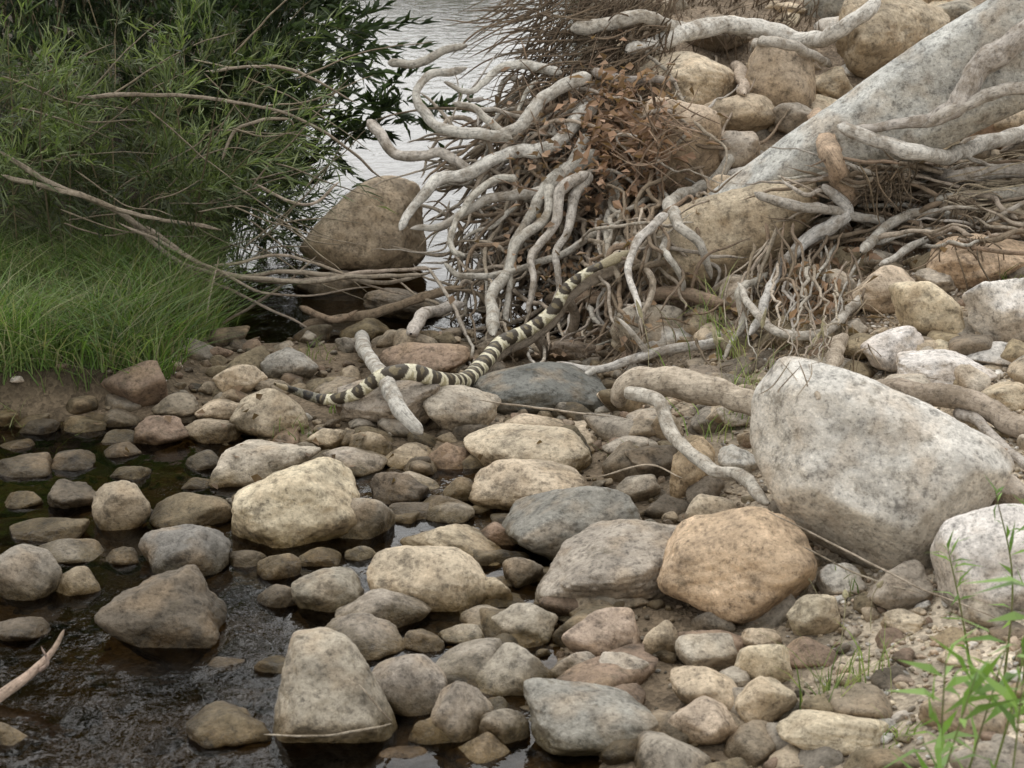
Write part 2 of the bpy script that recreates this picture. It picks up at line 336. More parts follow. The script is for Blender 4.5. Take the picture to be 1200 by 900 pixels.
# ------------------------------------------------------------------ tubes
def catmull(p,n):
    p=np.asarray(p,float); q=np.vstack([2*p[0]-p[1],p,2*p[-1]-p[-2]]); o=[]
    for i in range(len(p)-1):
        a,b,c,d=q[i:i+4]; t=np.linspace(0,1,n,endpoint=False)[:,None]
        o.append(.5*((2*b)+(c-a)*t+(2*a-5*b+4*c-d)*t*t+(-a+3*b-3*c+d)*t**3))
    o.append(p[-1:]); return np.vstack(o)
class Tubes:
    def __init__(s): s.V=[];s.F=[];s.T=[];s.G=[];s.b=0
    def add(s,pts,rad,sides=8,tint=(.33,.3,.26),lump=.12,cap=True):
        pts=np.asarray(pts); n=len(pts); rad=np.asarray(rad,float)*np.ones(n)
        T=np.gradient(pts,axis=0); T/=np.linalg.norm(T,axis=1)[:,None]+1e-9
        a=np.array([0,0,1.]) if abs(T[0,2])<.8 else np.array([1.,0,0]); N=np.zeros((n,3)); v=a-T[0]*(a@T[0]); 
        for i in range(n):
            v=v-T[i]*(v@T[i]); v/=np.linalg.norm(v)+1e-9; N[i]=v
        B=np.cross(T,N); th=np.arange(sides)/sides*2*np.pi
        L=np.concatenate([[0],np.cumsum(np.linalg.norm(np.diff(pts,axis=0),axis=1))])
        co,si=np.cos(th),np.sin(th)
        k=np.ones((n,sides))
        if lump>0:
            sd=rng.uniform(0,99); q=np.stack([np.repeat(L,sides)*13+sd,np.tile(co,n)*1.3,np.tile(si,n)*1.3+sd],1)
            k=1+lump*2.2*fbm(q,3).reshape(n,sides)
            k=k*(1+lump*1.8*perlin(np.stack([L*6+sd,L*0+.3,L*0+sd],1)))[:,None]
        if cap: rad=rad.copy(); rad[-1]*=.15; rad[-2]*=.6; rad[-3]*=.85; rad[0]*=.2; rad[1]*=.75
        V=pts[:,None]+(N[:,None]*co[None,:,None]+B[:,None]*si[None,:,None])*(rad[:,None]*k)[...,None]
        i=np.arange(n-1)[:,None]*sides; j=np.arange(sides)[None]; j2=(j+1)%sides
        Fq=np.stack([i+j,i+j2,i+sides+j2,i+sides+j],-1).reshape(-1,4)
        tw=L*9; ct=np.cos(th[None]+tw[:,None]*.5); st_=np.sin(th[None]+tw[:,None]*.5)
        G=np.stack([ct*rad.max()+s.b*.013,st_*rad.max(),np.repeat(L[:,None],sides,1)*.12],-1)
        s.V.append(V.reshape(-1,3)); s.F.append(Fq+s.b); s.G.append(G.reshape(-1,3)); s.b+=n*sides
        tt=np.asarray(tint,float); s.T.append(np.tile(tt,(n*sides,1)) if tt.ndim==1 else tt)
    def obj(s,name,mat=None,parent=None): return mkobj(name,np.vstack(s.V),np.vstack(s.F),mat or WOOD,np.vstack(s.T),np.vstack(s.G),parent=parent)
bpy.context.view_layer.update(); dg=bpy.context.evaluated_depsgraph_get()
def surf_y(u,v):
    d=rdir(u,v); ok,loc,nrm,ix,ob,mt=scene.ray_cast(dg,Vector((0,0,CZ)),Vector(d))
    n=0
    while ok and ob.name=="water" and n<2:
        ok,loc,nrm,ix,ob,mt=scene.ray_cast(dg,loc+Vector(d)*.01,Vector(d)); n+=1
    return loc[1] if ok else 30.
def ytan(v): return 7.0+(400-v)*.003
GREY=(.49,.455,.40); LIGHT=(.63,.60,.55); BRN=(.27,.20,.14); TAN=(.46,.39,.31)
def path(pts,rpx,off=0.,tang=True,wig=.006):
    ys=[]
    for q in pts:
        if len(q)>2: ys.append(q[2]); continue
        y=surf_y(q[0],q[1])-.04
        if tang and q[0]<790 and q[1]<430: y=min(y,ytan(q[1]))
        ys.append(y-off)
    ys=np.array(ys)
    if len(ys)>2 and all(len(q)<3 for q in pts): ys[1:-1]=np.minimum(ys[1:-1],(ys[:-2]+ys[2:])/2+.05)
    p=np.array([P(q[0],q[1],yy) for q,yy in zip(pts,ys)])
    c=catmull(p,12); sd=rng.uniform(0,50,3)
    w=np.stack([perlin(c*5+sd+j*9.1)+.3*perlin(c*14+sd+j*5.1) for j in range(3)],1)*wig*3
    c=c+w
    r=np.interp(np.linspace(0,1,len(c)),np.linspace(0,1,len(rpx)),rpx)*c[:,1]/F
    return c,r
RT=Tubes()
def root(pts,rpx,tint=GREY,off=0.,sides=10,lump=.13,T=None,tang=True,wig=.006):
    c,r=path(pts,rpx,off,tang,wig); (T or RT).add(c,r,sides,jitc(tint,.14),lump)
main=[
([(700,120),(650,165),(600,180),(555,200),(510,212),(482,240),(466,268)],[10,8,7,5],LIGHT,.15),
([(690,90),(640,112),(600,150),(560,158),(520,150),(497,125),(490,105),(505,88),(545,80)],[8,7,6,4],LIGHT,.2),
([(660,85),(620,75),(585,80),(550,105),(515,98)],[6,5,3],LIGHT,.1),
([(455,74),(490,72),(520,60),(547,55)],[6,5,3.5],GREY,.0),
([(430,140),(455,172),(490,183),(520,180),(560,205)],[7,6,6],GREY,.1),
([(690,160),(650,215),(600,228),(560,240),(520,262),(480,270)],[8,6,3.5],GREY,.2),
([(700,180),(655,205),(630,240),(600,300),(580,345),(577,392)],[9,8,6,8],GREY,.2),
([(690,200),(655,225),(645,262),(620,300),(628,340),(618,372)],[7,6,5,3],GREY,.3),
([(690,205),(672,235),(668,270),(650,300),(655,340),(645,385)],[7,5,3],GREY,.25),
([(700,190),(725,225),(712,262),(700,300),(690,350),(700,380)],[6,5,3],GREY,.2),
([(640,215),(640,250),(605,290),(600,330),(595,380)],[7,5,4],GREY,.25),
([(785,250),(748,280),(740,320),(747,370)],[6,5,4],LIGHT,.15),
([(862,178),(838,205),(815,222),(786,240),(800,262),(822,285),(832,325)],[7,8,9,6,4],GREY,.06),
([(790,240),(760,262),(700,275),(655,300),(590,320),(540,325),(518,308)],[6,5,4,3],GREY,.25),
([(640,350),(700,350),(760,345),(800,348),(850,352)],[8,9,7],BRN,.1),
([(780,250),(782,290),(800,325),(795,350)],[5,4,3],GREY,.1),
([(722,475,5.4),(733,450,5.38),(770,446,5.32),(820,458,5.25),(880,474,5.15),(940,490,5.05)],[9,16,16,15,14],TAN,0),
([(980,440,5.2),(1030,455,5.1),(1075,460,5.0),(1130,470,4.95),(1180,490,4.85),(1240,520,4.7)],[11,14,13],TAN,0),
([(1120,485,4.95),(1150,500,4.85),(1190,535,4.65),(1230,560,4.5)],[7,7,5],GREY,0),
([(735,458,5.3),(772,472,5.2),(786,512,5.08),(822,541,4.9),(866,560,4.72),(905,592,4.5)],[9,9,8,8],GREY,0),
([(985,145),(1040,168),(1090,182),(1140,176),(1200,158),(1250,145)],[7,9,9,9],LIGHT,.08),
([(1075,205),(1120,208),(1160,203),(1240,198)],[7,9,9],GREY,.1),
([(1090,228),(1150,228),(1240,222)],[6,8,8],GREY,.12),
([(1220,30),(1185,48),(1150,78),(1122,118),(1080,145),(1010,150),(985,142)],[16,16,12,6,3],GREY,.03),
([(1215,100),(1160,110),(1120,128),(1080,150)],[8,7,5],GREY,.05),
([(960,215),(990,240),(975,262),(940,285),(915,312),(900,345),(880,395)],[6,9,9,7,5],LIGHT,.12),
([(885,225),(930,240),(985,250),(1050,262)],[5,6,5],GREY,.1),
([(1010,300),(1040,265),(1075,252),(1110,250)],[6,6,5],GREY,.1),
([(1030,310),(1070,285),(1120,275)],[4,5,4],LIGHT,.1),
([(735,62),(790,42),(850,32),(900,38),(945,50),(985,35),(1030,-5)],[9,11,10,9],LIGHT,.1),
([(670,38),(715,28),(760,22),(810,35)],[8,9,7],GREY,.1),
([(880,60),(900,48),(940,60),(970,80)],[6,6,5],GREY,.05),
([(860,75),(870,90),(872,110)],[7,8,6],TAN,.05),
([(690,85),(740,95),(790,98)],[7,5,4],GREY,.1),
([(860,330),(905,385),(960,395),(1000,360),(1010,325)],[4,6,6,5],GREY,.1),
([(900,320),(870,345),(865,385),(850,420)],[5,5,3],GREY,.1),
([(985,400),(975,425),(960,470)],[9,8,5],TAN,.05),
([(480,390),(490,372),(520,358),(549,357)],[8,8,5],GREY,.12),
([(600,165),(560,130),(530,120)],[5,4,3],GREY,.2),
([(610,210),(575,215),(540,250),(530,290),(545,300)],[5,4,3],GREY,.25),
]
for a in main: root(*a[:2],tint=a[2],off=a[3],wig=.011,sides=14)
def rr(a,b): return rng.uniform(a,b)
MIX=[GREY,(.43,.385,.325),BRN,TAN,(.36,.30,.235),(.20,.155,.11)]
def rc(): return MIX[int(rng.integers(0,6))]
for i in range(110):   # fan reaching left over the pool
    s=(rr(610,760),rr(80,240)); e=(rr(480,640),rr(150,320)); m=[]
    for t in(.33,.66): m.append((s[0]+(e[0]-s[0])*t+rr(-26,26),s[1]+(e[1]-s[1])*t+rr(-36,36)))
    root([s]+m+[e],[rr(1.5,5.5),rr(1.5,4),rr(.8,1.8)],tint=rc(),off=rr(-.4,.12),sides=7,wig=.02)
for i in range(190):   # hanging cords
    s=(rr(580,790),rr(190,310)); e=(s[0]+rr(-90,60),rr(310,410)); m=[]
    for t in(.33,.66): m.append((s[0]+(e[0]-s[0])*t+rr(-26,26),s[1]+(e[1]-s[1])*t+rr(-18,18)))
    root([s]+m+[e],[rr(1.5,5.5),rr(1.5,4.5),rr(.8,2.5)],tint=rc(),off=rr(-.3,.1),sides=7,wig=.02)
for i in range(200):   # cross pieces
    s=(rr(530,840),rr(110,400)); a=rr(0,6.28); L=rr(50,170); e=(s[0]+math.cos(a)*L,s[1]+math.sin(a)*L*.6)
    m=((s[0]+e[0])/2+rr(-28,28),(s[1]+e[1])/2+rr(-28,28))
    root([s,m,e],[rr(1.,3.2),rr(.8,2.6),.7],tint=rc(),off=rr(-.25,.1),sides=6,wig=.014)
for i in range(100):   # right bank
    s=(rr(1000,1230),rr(180,290)); a=rr(-.6,.6)+math.pi*(rr(0,1)<.5); L=rr(60,180); e=(s[0]+math.cos(a)*L,s[1]+math.sin(a)*L*.5)
    if e[1]<165: continue
    m=((s[0]+e[0])/2+rr(-15,15),(s[1]+e[1])/2+rr(-15,15))
    root([s,m,e],[rr(1.2,4.5),rr(1.2,3.5),.8],tint=rc(),off=rr(-.02,.14),sides=7,wig=.014)
for i in range(50):
    s=(rr(880,1010),rr(260,330)); e=(s[0]+rr(-60,30),s[1]+rr(60,130)); m=((s[0]+e[0])/2+rr(-20,20),(s[1]+e[1])/2+rr(-15,15))
    root([s,m,e],[rr(1.,3),rr(1.,2.3),.7],tint=rc(),off=rr(-.02,.08),sides=6,wig=.014)
RT.obj("exposed_tree_roots")
FB=Tubes()
def fibres(n,u,v,L,dirv,off,tint=(.15,.11,.075),rp=(.6,1.4)):
    for i in range(n):
        s=(rr(*u),rr(*v)); a=rr(*dirv); l=rr(*L); e=(s[0]+math.cos(a)*l,s[1]+math.sin(a)*l); m=((s[0]+e[0])/2+rr(-12,12),(s[1]+e[1])/2+rr(-12,12))
        y=min(ytan(min(s[1],400)) if s[0]<790 else 99,surf_y(*s)-.04)-rr(*off)
        p=catmull([P(*s,y),P(*m,y-rr(-.05,.05)),P(*e,y-rr(-.08,.08))],5); FB.add(p,rr(*rp)*y/F,3,jitc(tint,.4),0)
fibres(650,(625,800),(-30,110),(30,120),(1.6,3.3),(-.2,.15))
fibres(320,(780,960),(-30,40),(20,80),(1.2,2.4),(0,.05))
fibres(380,(620,790),(110,250),(20,80),(0,6.28),(-.1,.2),(.26,.185,.13))
fibres(450,(1000,1170),(185,290),(20,80),(.8,2.6),(-.0,.12),(.16,.12,.08))
fibres(320,(540,780),(250,410),(30,90),(.8,2.5),(-.2,.1),(.27,.21,.15))
fibres(180,(880,1020),(290,430),(20,70),(.4,2.6),(0,.06),(.42,.34,.24))
fibres(150,(1090,1230),(190,240),(40,110),(-.3,.3),(0,.12),(.44,.37,.27))
FB.obj("fine_root_fibres")
DW=Tubes(); root([(428,366),(424,402),(448,440),(468,480),(495,510)],[8,9,10,8],LIGHT,.06,12,T=DW,tang=False,wig=.003); DW.obj("driftwood_limb")
DW=Tubes(); root([(650,425,6.15),(700,432,6.1),(760,415,6.1),(840,402,6.12),(905,392,6.16),(935,384,6.25)],[3,6,7,8],LIGHT,0,10,T=DW,wig=.003)
root([(700,432,6.1),(685,440,6.08),(672,446,6.05)],[5,4,2],LIGHT,0,8,T=DW,wig=.003); root([(760,415,6.1),(740,390,6.08),(722,372,6.1)],[4,3,1.5],GREY,0,8,T=DW,wig=.003); DW.obj("driftwood_branch")
DW=Tubes(); root([(957,132),(972,175),(985,210),(996,240)],[9,14,13,12],(.45,.34,.24),.06,9,.2,T=DW,wig=.002); DW.obj("broken_stump")
DW=Tubes(); root([(350,382),(410,372),(470,358),(545,335)],[4,6,6,5],BRN,.05,12,T=DW); root([(350,360),(390,375),(420,362)],[4,4,2],BRN,.1,8,T=DW); DW.obj("driftwood_log")
DW=Tubes(); root([(-30,835,3.75),(5,812,3.78),(40,785,3.82),(62,762,3.85),(75,738,3.88)],[8,7,4,2],(.42,.32,.25),.0,9,T=DW,wig=.002); root([(40,785,3.82),(52,775,3.8),(44,755,3.8)],[3,2,1],(.4,.3,.25),0,6,T=DW); DW.obj("dead_branch")
DW=Tubes(); root([(310,862),(380,862),(440,852),(466,846)],[1.3,1.6,1.2],TAN,.0,6,T=DW,wig=.003); root([(420,800),(450,838),(466,850)],[1,1.2,1],TAN,.0,6,T=DW,wig=.003); DW.obj("fallen_twig")
DW=Tubes()
for p in ([(900,600),(980,640),(1080,690),(1180,730)],[(940,640),(1000,672),(1090,700)],[(560,470),(640,480),(720,490)],[(700,560),(760,545),(800,560)]):
    root(p,[1.,1.4,.8],TAN,.03,5,T=DW,wig=.003)
DW.obj("dry_twigs")
# ------------------------------------------------------------------ snake
sp=[(322,450),(345,458),(380,468),(415,462),(448,441),(482,436),(515,445),(545,445),(568,424),(588,401),(620,386),(648,364),(664,338),(690,318),(715,306),(738,294)]
sy=[]
for u,v in sp:
    if u<560: sy.append(surf_y(u,v+6)-.055)
    else: sy.append(np.interp(u,[560,590,650,740],[6.3,6.38,6.42,6.5]))
sy=np.array(sy)
for _ in range(3):
    m=sy.copy(); m[1:-1]=(sy[:-2]+2*sy[1:-1]+sy[2:])/4; sy=np.minimum(m,sy) if _<2 else m
pts=catmull(np.array([P(u,v,y) for (u,v),y in zip(sp,sy)]),40)
n=len(pts); L=np.concatenate([[0],np.cumsum(np.linalg.norm(np.diff(pts,axis=0),axis=1))]); tot=L[-1]
f=L/tot
rad=np.interp(f,[0,.03,.045,.1,.3,.6,.85,.93,.95,.972,.99,1],[.005,.008,.010,.016,.027,.029,.021,.014,.018,.022,.013,.004])
rattle=f<.045; rad=np.where(rattle,rad*(1+.22*np.sin(L/.006*3.14)),rad)
flat=np.interp(f,[0,.9,.95,1],[.9,.9,.6,.5])
sides=28; T=np.gradient(pts,axis=0); T/=np.linalg.norm(T,axis=1)[:,None]; up_=np.array([0,-.75,.8]); B=np.cross(T,up_); B/=np.linalg.norm(B,axis=1)[:,None]; N=np.cross(B,T)
th=np.arange(sides)/sides*2*np.pi
V=pts[:,None]+(N[:,None]*np.cos(th)[None,:,None]*flat[:,None,None]+B[:,None]*np.sin(th)[None,:,None])*rad[:,None,None]
q=np.minimum(th,2*np.pi-th)/np.pi; a=np.abs((L/.068+.2*np.sin(L*31))%1-.5)*2
A,Q=np.meshgrid(a,q,indexing='ij'); Lg=np.repeat(L[:,None],sides,1)
nz=fbm(np.stack([Lg.ravel()*60,np.tile(np.cos(th)*1.5,n),np.tile(np.sin(th)*1.5,n)],1),2).reshape(n,sides)*.14
dd=A*.72+Q*.62+nz; tc=np.zeros((n,sides,3))+C(.46,.41,.26)
tc[dd<.78]=C(.76,.71,.53); tc[dd<.56]=C(.055,.042,.026); tc[(dd<.16)]=C(.20,.16,.09)
side=(np.abs(((Lg/.034)%1)-.5)*2*.4+np.abs(Q-.68)*2.2+nz)<.26; tc[side&(dd>.78)]=C(.15,.12,.07); tc[Q>.82]=C(.55,.50,.36)
tailf=(f<.12)[:,None]&np.ones((1,sides),bool); tc[tailf]=tc[tailf]*.25; tc[rattle]=C(.38,.31,.2)
headf=(f>.94)[:,None]&np.ones((1,sides),bool); tc[headf]=C(.34,.29,.18)
i=np.arange(n-1)[:,None]*sides; j=np.arange(sides)[None]; j2=(j+1)%sides
sn=mkobj("rattlesnake",V.reshape(-1,3),np.stack([i+j,i+j2,i+sides+j2,i+sides+j],-1).reshape(-1,4),SNAKE,tc.reshape(-1,3))
ek=NT("snake_eye"); ek.done(ek.bsdf((.01,.01,.008,1),.15,None,.6))
hi=int(np.searchsorted(f,.982))
for sgn in(-1,1):
    D,Fc=ICO[3]; e=mkobj("eye_left" if sgn<0 else "eye_right",D*.0035+pts[hi]+B[hi]*sgn*rad[hi]*.82+N[hi]*rad[hi]*.35,Fc,ek.m,(.01,.01,.01),parent=sn)
SR=Tubes(); k0=int(np.searchsorted(f,.50)); c=pts[k0::8]+np.array([0,.035,-.045]); SR.add(c,np.linspace(.018,.024,len(c)),12,(.33,.28,.225),.15)
e=c[-1]; SR.add(catmull([e,e+np.array([.12,.12,.05]),e+np.array([.3,.3,.12]),e+np.array([.45,.5,.15])],10),np.linspace(.026,.03,31),12,(.33,.28,.225),.15)
for kk in (k0+60,k0+130,k0+200):
    b0=pts[min(kk,n-1)]+np.array([0,.035,-.05]); SR.add(catmull([b0,b0+np.array([.03,.1,-.1]),b0+np.array([.0,.2,-.25]),b0+np.array([.04,.3,-.45])],8),np.linspace(.02,.016,25),9,(.33,.28,.225),.15)
SR.obj("leaning_root")
# ------------------------------------------------------------------ leaves / grass
def leaves(pos,dr,L,W,tint,curl=.15):
    n=len(pos); dr=dr/np.linalg.norm(dr,axis=1)[:,None]; r=rng.normal(size=(n,3)); r[:,2]=r[:,2]*.4; s=np.cross(dr,r+np.array([0,0,1.2])); s/=np.linalg.norm(s,axis=1)[:,None]+1e-9
    nn=np.cross(s,dr); L=L[:,None]; W=W[:,None]
    a=pos; b=pos+dr*L*.4+s*W*.5+nn*L*.05; c=pos+dr*L-nn*L*curl; d=pos+dr*L*.4-s*W*.5+nn*L*.05
    V=np.stack([a,b,c,d],1).reshape(-1,3); Fc=np.arange(n*4).reshape(n,4)
    return V,Fc,np.repeat(tint,4,0)
def foliage(name,starts,dirs,lens,subn,leafn,LL,WW,colr,droop=.5,twigL=(.15,.4),rstem=.004):
    tw=Tubes(); PV=[];PD=[]
    for b,d,Ln in zip(starts,dirs,lens):
        t=np.linspace(0,1,14)[:,None]; sd=rng.uniform(0,99,3)
        st=b+d*Ln*t+np.array([0,0,-1.])*droop*Ln*t**2.2; st=st+np.stack([perlin(st*2.5+sd+j*7) for j in range(3)],1)*.10*t
        tw.add(st,np.linspace(rstem,.0012,14),4,jitc((.2,.17,.1),.3),0)
        for j in range(subn):
            k=int(rng.integers(2,13)); tg=st[min(k+1,13)]-st[k-1]; tg/=np.linalg.norm(tg)
            dd=tg*.9+rng.normal(size=3)*.55; dd/=np.linalg.norm(dd); l=rr(*twigL)
            tt=np.linspace(0,1,5)[:,None]; tp=st[k]+dd*l*tt+np.array([0,0,-1])*.25*l*tt**2
            if j%2==0: tw.add(tp,np.linspace(.0018,.0007,5),3,jitc((.15,.15,.07),.3),0)
            u=rng.uniform(.05,1.05,leafn); pp=st[k]+dd*l*u[:,None]+np.array([0,0,-1])*.25*l*u[:,None]**2
            PV.append(pp); PD.append(dd*1.1+rng.normal(size=(leafn,3))*.42+np.array([0,0,.05]))
    pos=np.vstack(PV);dr=np.vstack(PD); n=len(pos)
    cl=fbm(pos*2.2+5,3); br=1+.9*np.clip(cl*1.7,-.65,.9)
    tint=np.array(colr)[rng.integers(0,len(colr),n)]*(br*rng.uniform(.65,1.35,n))[:,None]
    V,Fc,Tn=leaves(pos,dr,rng.uniform(*LL,n),rng.uniform(*WW,n),tint)
    e=bpy.data.objects.new(name,None); COL.objects.link(e)
    mkobj("leaves",V,Fc,LEAF,Tn,smooth=False,parent=e); tw.obj("stems",parent=e)
    return e
def stemset(n,x,y,dx,dy,dz,L):
    xs=rng.uniform(*x,n); ys=rng.uniform(*y,n); zs=hgt(xs,ys); 
    d=np.stack([rng.uniform(*dx,n),rng.uniform(*dy,n),rng.uniform(*dz,n)],1); d/=np.linalg.norm(d,axis=1)[:,None]
    return np.stack([xs,ys,zs],1),d,rng.uniform(*L,n)
G1=[(.095,.125,.052),(.125,.155,.065),(.068,.093,.04),(.155,.18,.088)]
G2=[(.042,.062,.03),(.062,.085,.04),(.032,.048,.024)]
foliage("seepwillow_shrub",*stemset(90,(-2.9,-1.25),(7.2,8.4),(-.25,.5),(-.5,.15),(.5,1.2),(.7,1.7)),12,17,(.05,.12),(.005,.009),G1,.35)
foliage("seepwillow_shrub",*stemset(120,(-3.6,-1.5),(8.6,10.4),(-.2,.4),(-.3,.2),(.8,1.2),(1.4,3.2)),14,20,(.06,.12),(.008,.014),G2,.25)
foliage("seepwillow_shrub",*stemset(32,(-1.45,-1.15),(7.5,8.8),(-.1,.35),(-.4,.2),(.5,1.),(.5,1.1)),12,16,(.05,.11),(.006,.011),G1+G2,.45)
foliage("willow_shrub",*stemset(34,(-1.75,-1.25),(8.4,9.4),(.2,.7),(-.3,.1),(.75,1.1),(1.2,1.7)),13,16,(.06,.10),(.016,.026),G2,.33)
foliage("willow_shrub",*stemset(60,(-4.2,-1.9),(9.5,12.),(-.2,.3),(-.3,.1),(1.,1.2),(3.,4.6)),16,18,(.09,.16),(.02,.035),G2,.15,(.25,.6),.012)
TW=Tubes()
for p,r in (([(170,265,7.1),(250,318,7.),(330,328,7.),(430,322,7.0),(520,314,7.1)],[3,4,3,2]),([(130,240,7.1),(200,300,7.),(260,322,7.),(350,320,7.0),(450,330,7.0),(510,318,7.1)],[3,3,3,2]),
  ([(90,112,7.1),(200,112,7.1),(300,122,7.1),(380,155,7.2),(450,210,7.4)],[3,2,1.5]),([(0,180,6.9),(60,215,6.9),(130,245,7.),(200,290,7.1)],[3,4,3]),([(240,320,7.),(330,330,6.95),(430,325,6.95),(500,322,7.)],[3,3,2]),
  ([(0,205,6.9),(90,230,6.9),(180,255,7.),(260,270,7.1)],[3,3,2]),([(240,85,7.2),(330,80,7.2),(420,120,7.3)],[2,2,1]),([(300,215,7.2),(360,240,7.2),(400,212,7.3)],[2,2,1.5]),([(260,380,7.),(330,335,7.),(370,300,7.05)],[2,2,1]),([(225,440,6.6),(240,380,6.7),(255,300,6.9)],[1.5,1.5,1]),([(260,190,7.2),(280,150,7.2),(330,140,7.2),(345,150,7.3)],[2,2,1]),
  ([(180,300,7.1),(260,335,7.),(330,370,6.95),(400,410,6.9)],[2,2,1]),([(250,310,7.1),(340,300,7.1),(420,330,7.),(480,345,7.)],[2,2,1]),([(140,260,7.),(240,310,6.95),(320,345,6.95),(440,335,7.)],[2,2,1])):
    root(p,r,(.34,.285,.225),0,6,T=TW,wig=.006)
for i in range(55):
    s=(rr(0,360),rr(60,310)); a=rr(-.9,.9); L=rr(60,200); y=rr(7.0,7.5); root([(*s,y),(s[0]+math.cos(a)*L*.5,s[1]+math.sin(a)*L*.5+rr(-12,12),y),(s[0]+math.cos(a)*L,s[1]+math.sin(a)*L,y+rr(-.2,.2))],[1.2,.9,.5],(.26,.22,.16),0,4,T=TW,wig=.006)
TW.obj("bare_branches")
def grass(name,xs,ys,hs,wd,colr,lean=.35,zoff=0):
    n=len(xs); z=hgt(xs,ys)+zoff; b=np.stack([xs,ys,z],1); az=rng.uniform(0,6.28,n); ln=rng.uniform(.05,lean,n)
    o=np.stack([np.cos(az),np.sin(az),np.zeros(n)],1); ws=rng.uniform(0,6.28,n); s=np.stack([np.cos(ws),np.sin(ws),np.zeros(n)],1)*wd/2
    rows=[]
    for t,w in((0,1.),(.35,.9),(.7,.6),(1.,.05)):
        c=b+o*(ln*hs*t**2*1.6)[:,None]+np.array([0,0,1.])*(hs*(t-.22*t*t))[:,None]; rows+= [c-s*w,c+s*w]
    V=np.stack(rows,1).reshape(-1,3); k=np.arange(n)[:,None]*8
    Fc=np.concatenate([k+np.array([[0,1,3,2]])+2*q for q in range(3)],0)
    br=1+.9*fbm(b*3.+3,2); c=np.array(colr)[rng.integers(0,len(colr),n)]*(rng.uniform(.6,1.35,n)*np.clip(br,.45,1.6))[:,None]
    Tn=np.repeat(c,8,0); return mkobj(name,V,Fc,LEAF,Tn,smooth=False)
n=11500; xs=rng.uniform(-2.6,-.82,n*2); ys=rng.uniform(5.85,7.7,n*2); ff=fbm(np.stack([xs*2.5,ys*2.5,xs*0],1),2); kk=(masks(xs,ys)[2]>.3)&(ff>-.28+rng.uniform(-.2,.2,n*2)); xs,ys,ff=xs[kk],ys[kk],ff[kk]
GG=[(.11,.18,.045),(.135,.205,.055),(.075,.13,.035),(.185,.225,.085),(.21,.2,.11)]
grass("streamside_grass",xs,ys,rng.uniform(.07,.30,len(xs))*(1+.8*ff),.005,GG,1.1)
def tuft(name,u,v,n,h,spread=.03,colr=GG,lean=.6,w=.004):
    p=hit(u,v); grass(name,p[0]+rng.normal(size=n)*spread,p[1]+rng.normal(size=n)*spread,rng.uniform(*h,n),w,colr,lean)
YG=[(.21,.28,.09),(.30,.32,.15),(.15,.22,.07)]
for u,v,n,h,s in((975,830,40,(.08,.22),.03),(1010,800,20,(.06,.16),.03),(850,505,35,(.08,.25),.05),(880,470,30,(.1,.25),.06),(860,420,26,(.1,.25),.06),(350,515,20,(.04,.1),.03),(400,485,18,(.04,.1),.03),
    (735,540,16,(.04,.1),.03),(1040,870,14,(.03,.08),.02),(985,700,10,(.05,.14),.02),(0,525,40,(.05,.14),.08),(370,420,14,(.05,.12),.03),(830,390,20,(.1,.3),.05),(1190,345,14,(.05,.12),.03)):
    tuft("grass_tuft",u,v,n,h,s,YG,.6)
SH=Tubes()
for (u0,v0,u1,v1) in ((850,505,835,380),(880,480,898,360),(905,500,965,385),(870,430,838,395),(760,460,745,350),(960,700,935,650),(985,760,990,690),(1020,740,1035,680),(945,490,965,370)):
    y=hit(u0,v0)[1]-.05; a=P(u0,v0,y); b=P(u1,v1,y); m=(a+b)/2+np.array([rr(-.02,.02),0,.02]); c=catmull([a,m,b],10); r=np.where(np.linspace(0,1,len(c))>.78,.0065,.0012); r[-1]=.002; SH.add(c,r,6,(.5,.46,.29),.25)
SH.obj("grass_seed_heads")
def sapling(name,stems,LL,WW,colr,ln=16):
    e=bpy.data.objects.new(name,None); COL.objects.link(e); tw=Tubes(); PV=[];PD=[]
    for a,b in stems:
        a=np.array(a);b=np.array(b); m=(a+b)/2+np.array([rr(-.03,.03),0,.03]); c=catmull([a,m,b],12); tw.add(c,np.linspace(.003,.001,len(c)),5,(.16,.2,.06),0)
        t=rng.uniform(.25,1,ln); k=(t*(len(c)-1)).astype(int); PV.append(c[k]); d=(b-a)/np.linalg.norm(b-a); PD.append(d*.6+rng.normal(size=(ln,3))*np.array([.8,.5,.45]))
    pos=np.vstack(PV); n=len(pos); tint=np.array(colr)[rng.integers(0,len(colr),n)]*rng.uniform(.8,1.25,n)[:,None]
    V,Fc,Tn=leaves(pos,np.vstack(PD),rng.uniform(*LL,n),rng.uniform(*WW,n),tint,.25); mkobj("leaves",V,Fc,LEAF,Tn,smooth=False,parent=e); tw.obj("stems",parent=e)
FG=[(.17,.28,.07),(.22,.34,.10),(.13,.22,.06)]
def gz(x,y): return float(hgt(x,y)[0])
sapling("willow_sapling",[((.66,2.75,gz(.66,2.75)),tuple(P(1185,740,2.75))),((.72,2.8,gz(.72,2.8)),tuple(P(1225,640,2.8))),((.62,2.7,gz(.62,2.7)),tuple(P(1110,750,2.7))),((.7,2.6,gz(.7,2.6)),tuple(P(1200,790,2.6))),((.64,2.6,gz(.64,2.6)),tuple(P(1150,770,2.6)))],(.06,.12),(.010,.018),FG,22)
sapling("willow_sapling",[((.98,3.5,gz(.98,3.5)),tuple(P(1165,570,3.5))),((1.02,3.5,gz(1.,3.5)),tuple(P(1210,545,3.5))),((.93,3.5,gz(.93,3.5)),tuple(P(1110,640,3.5)))],(.03,.07),(.004,.008),FG,20)
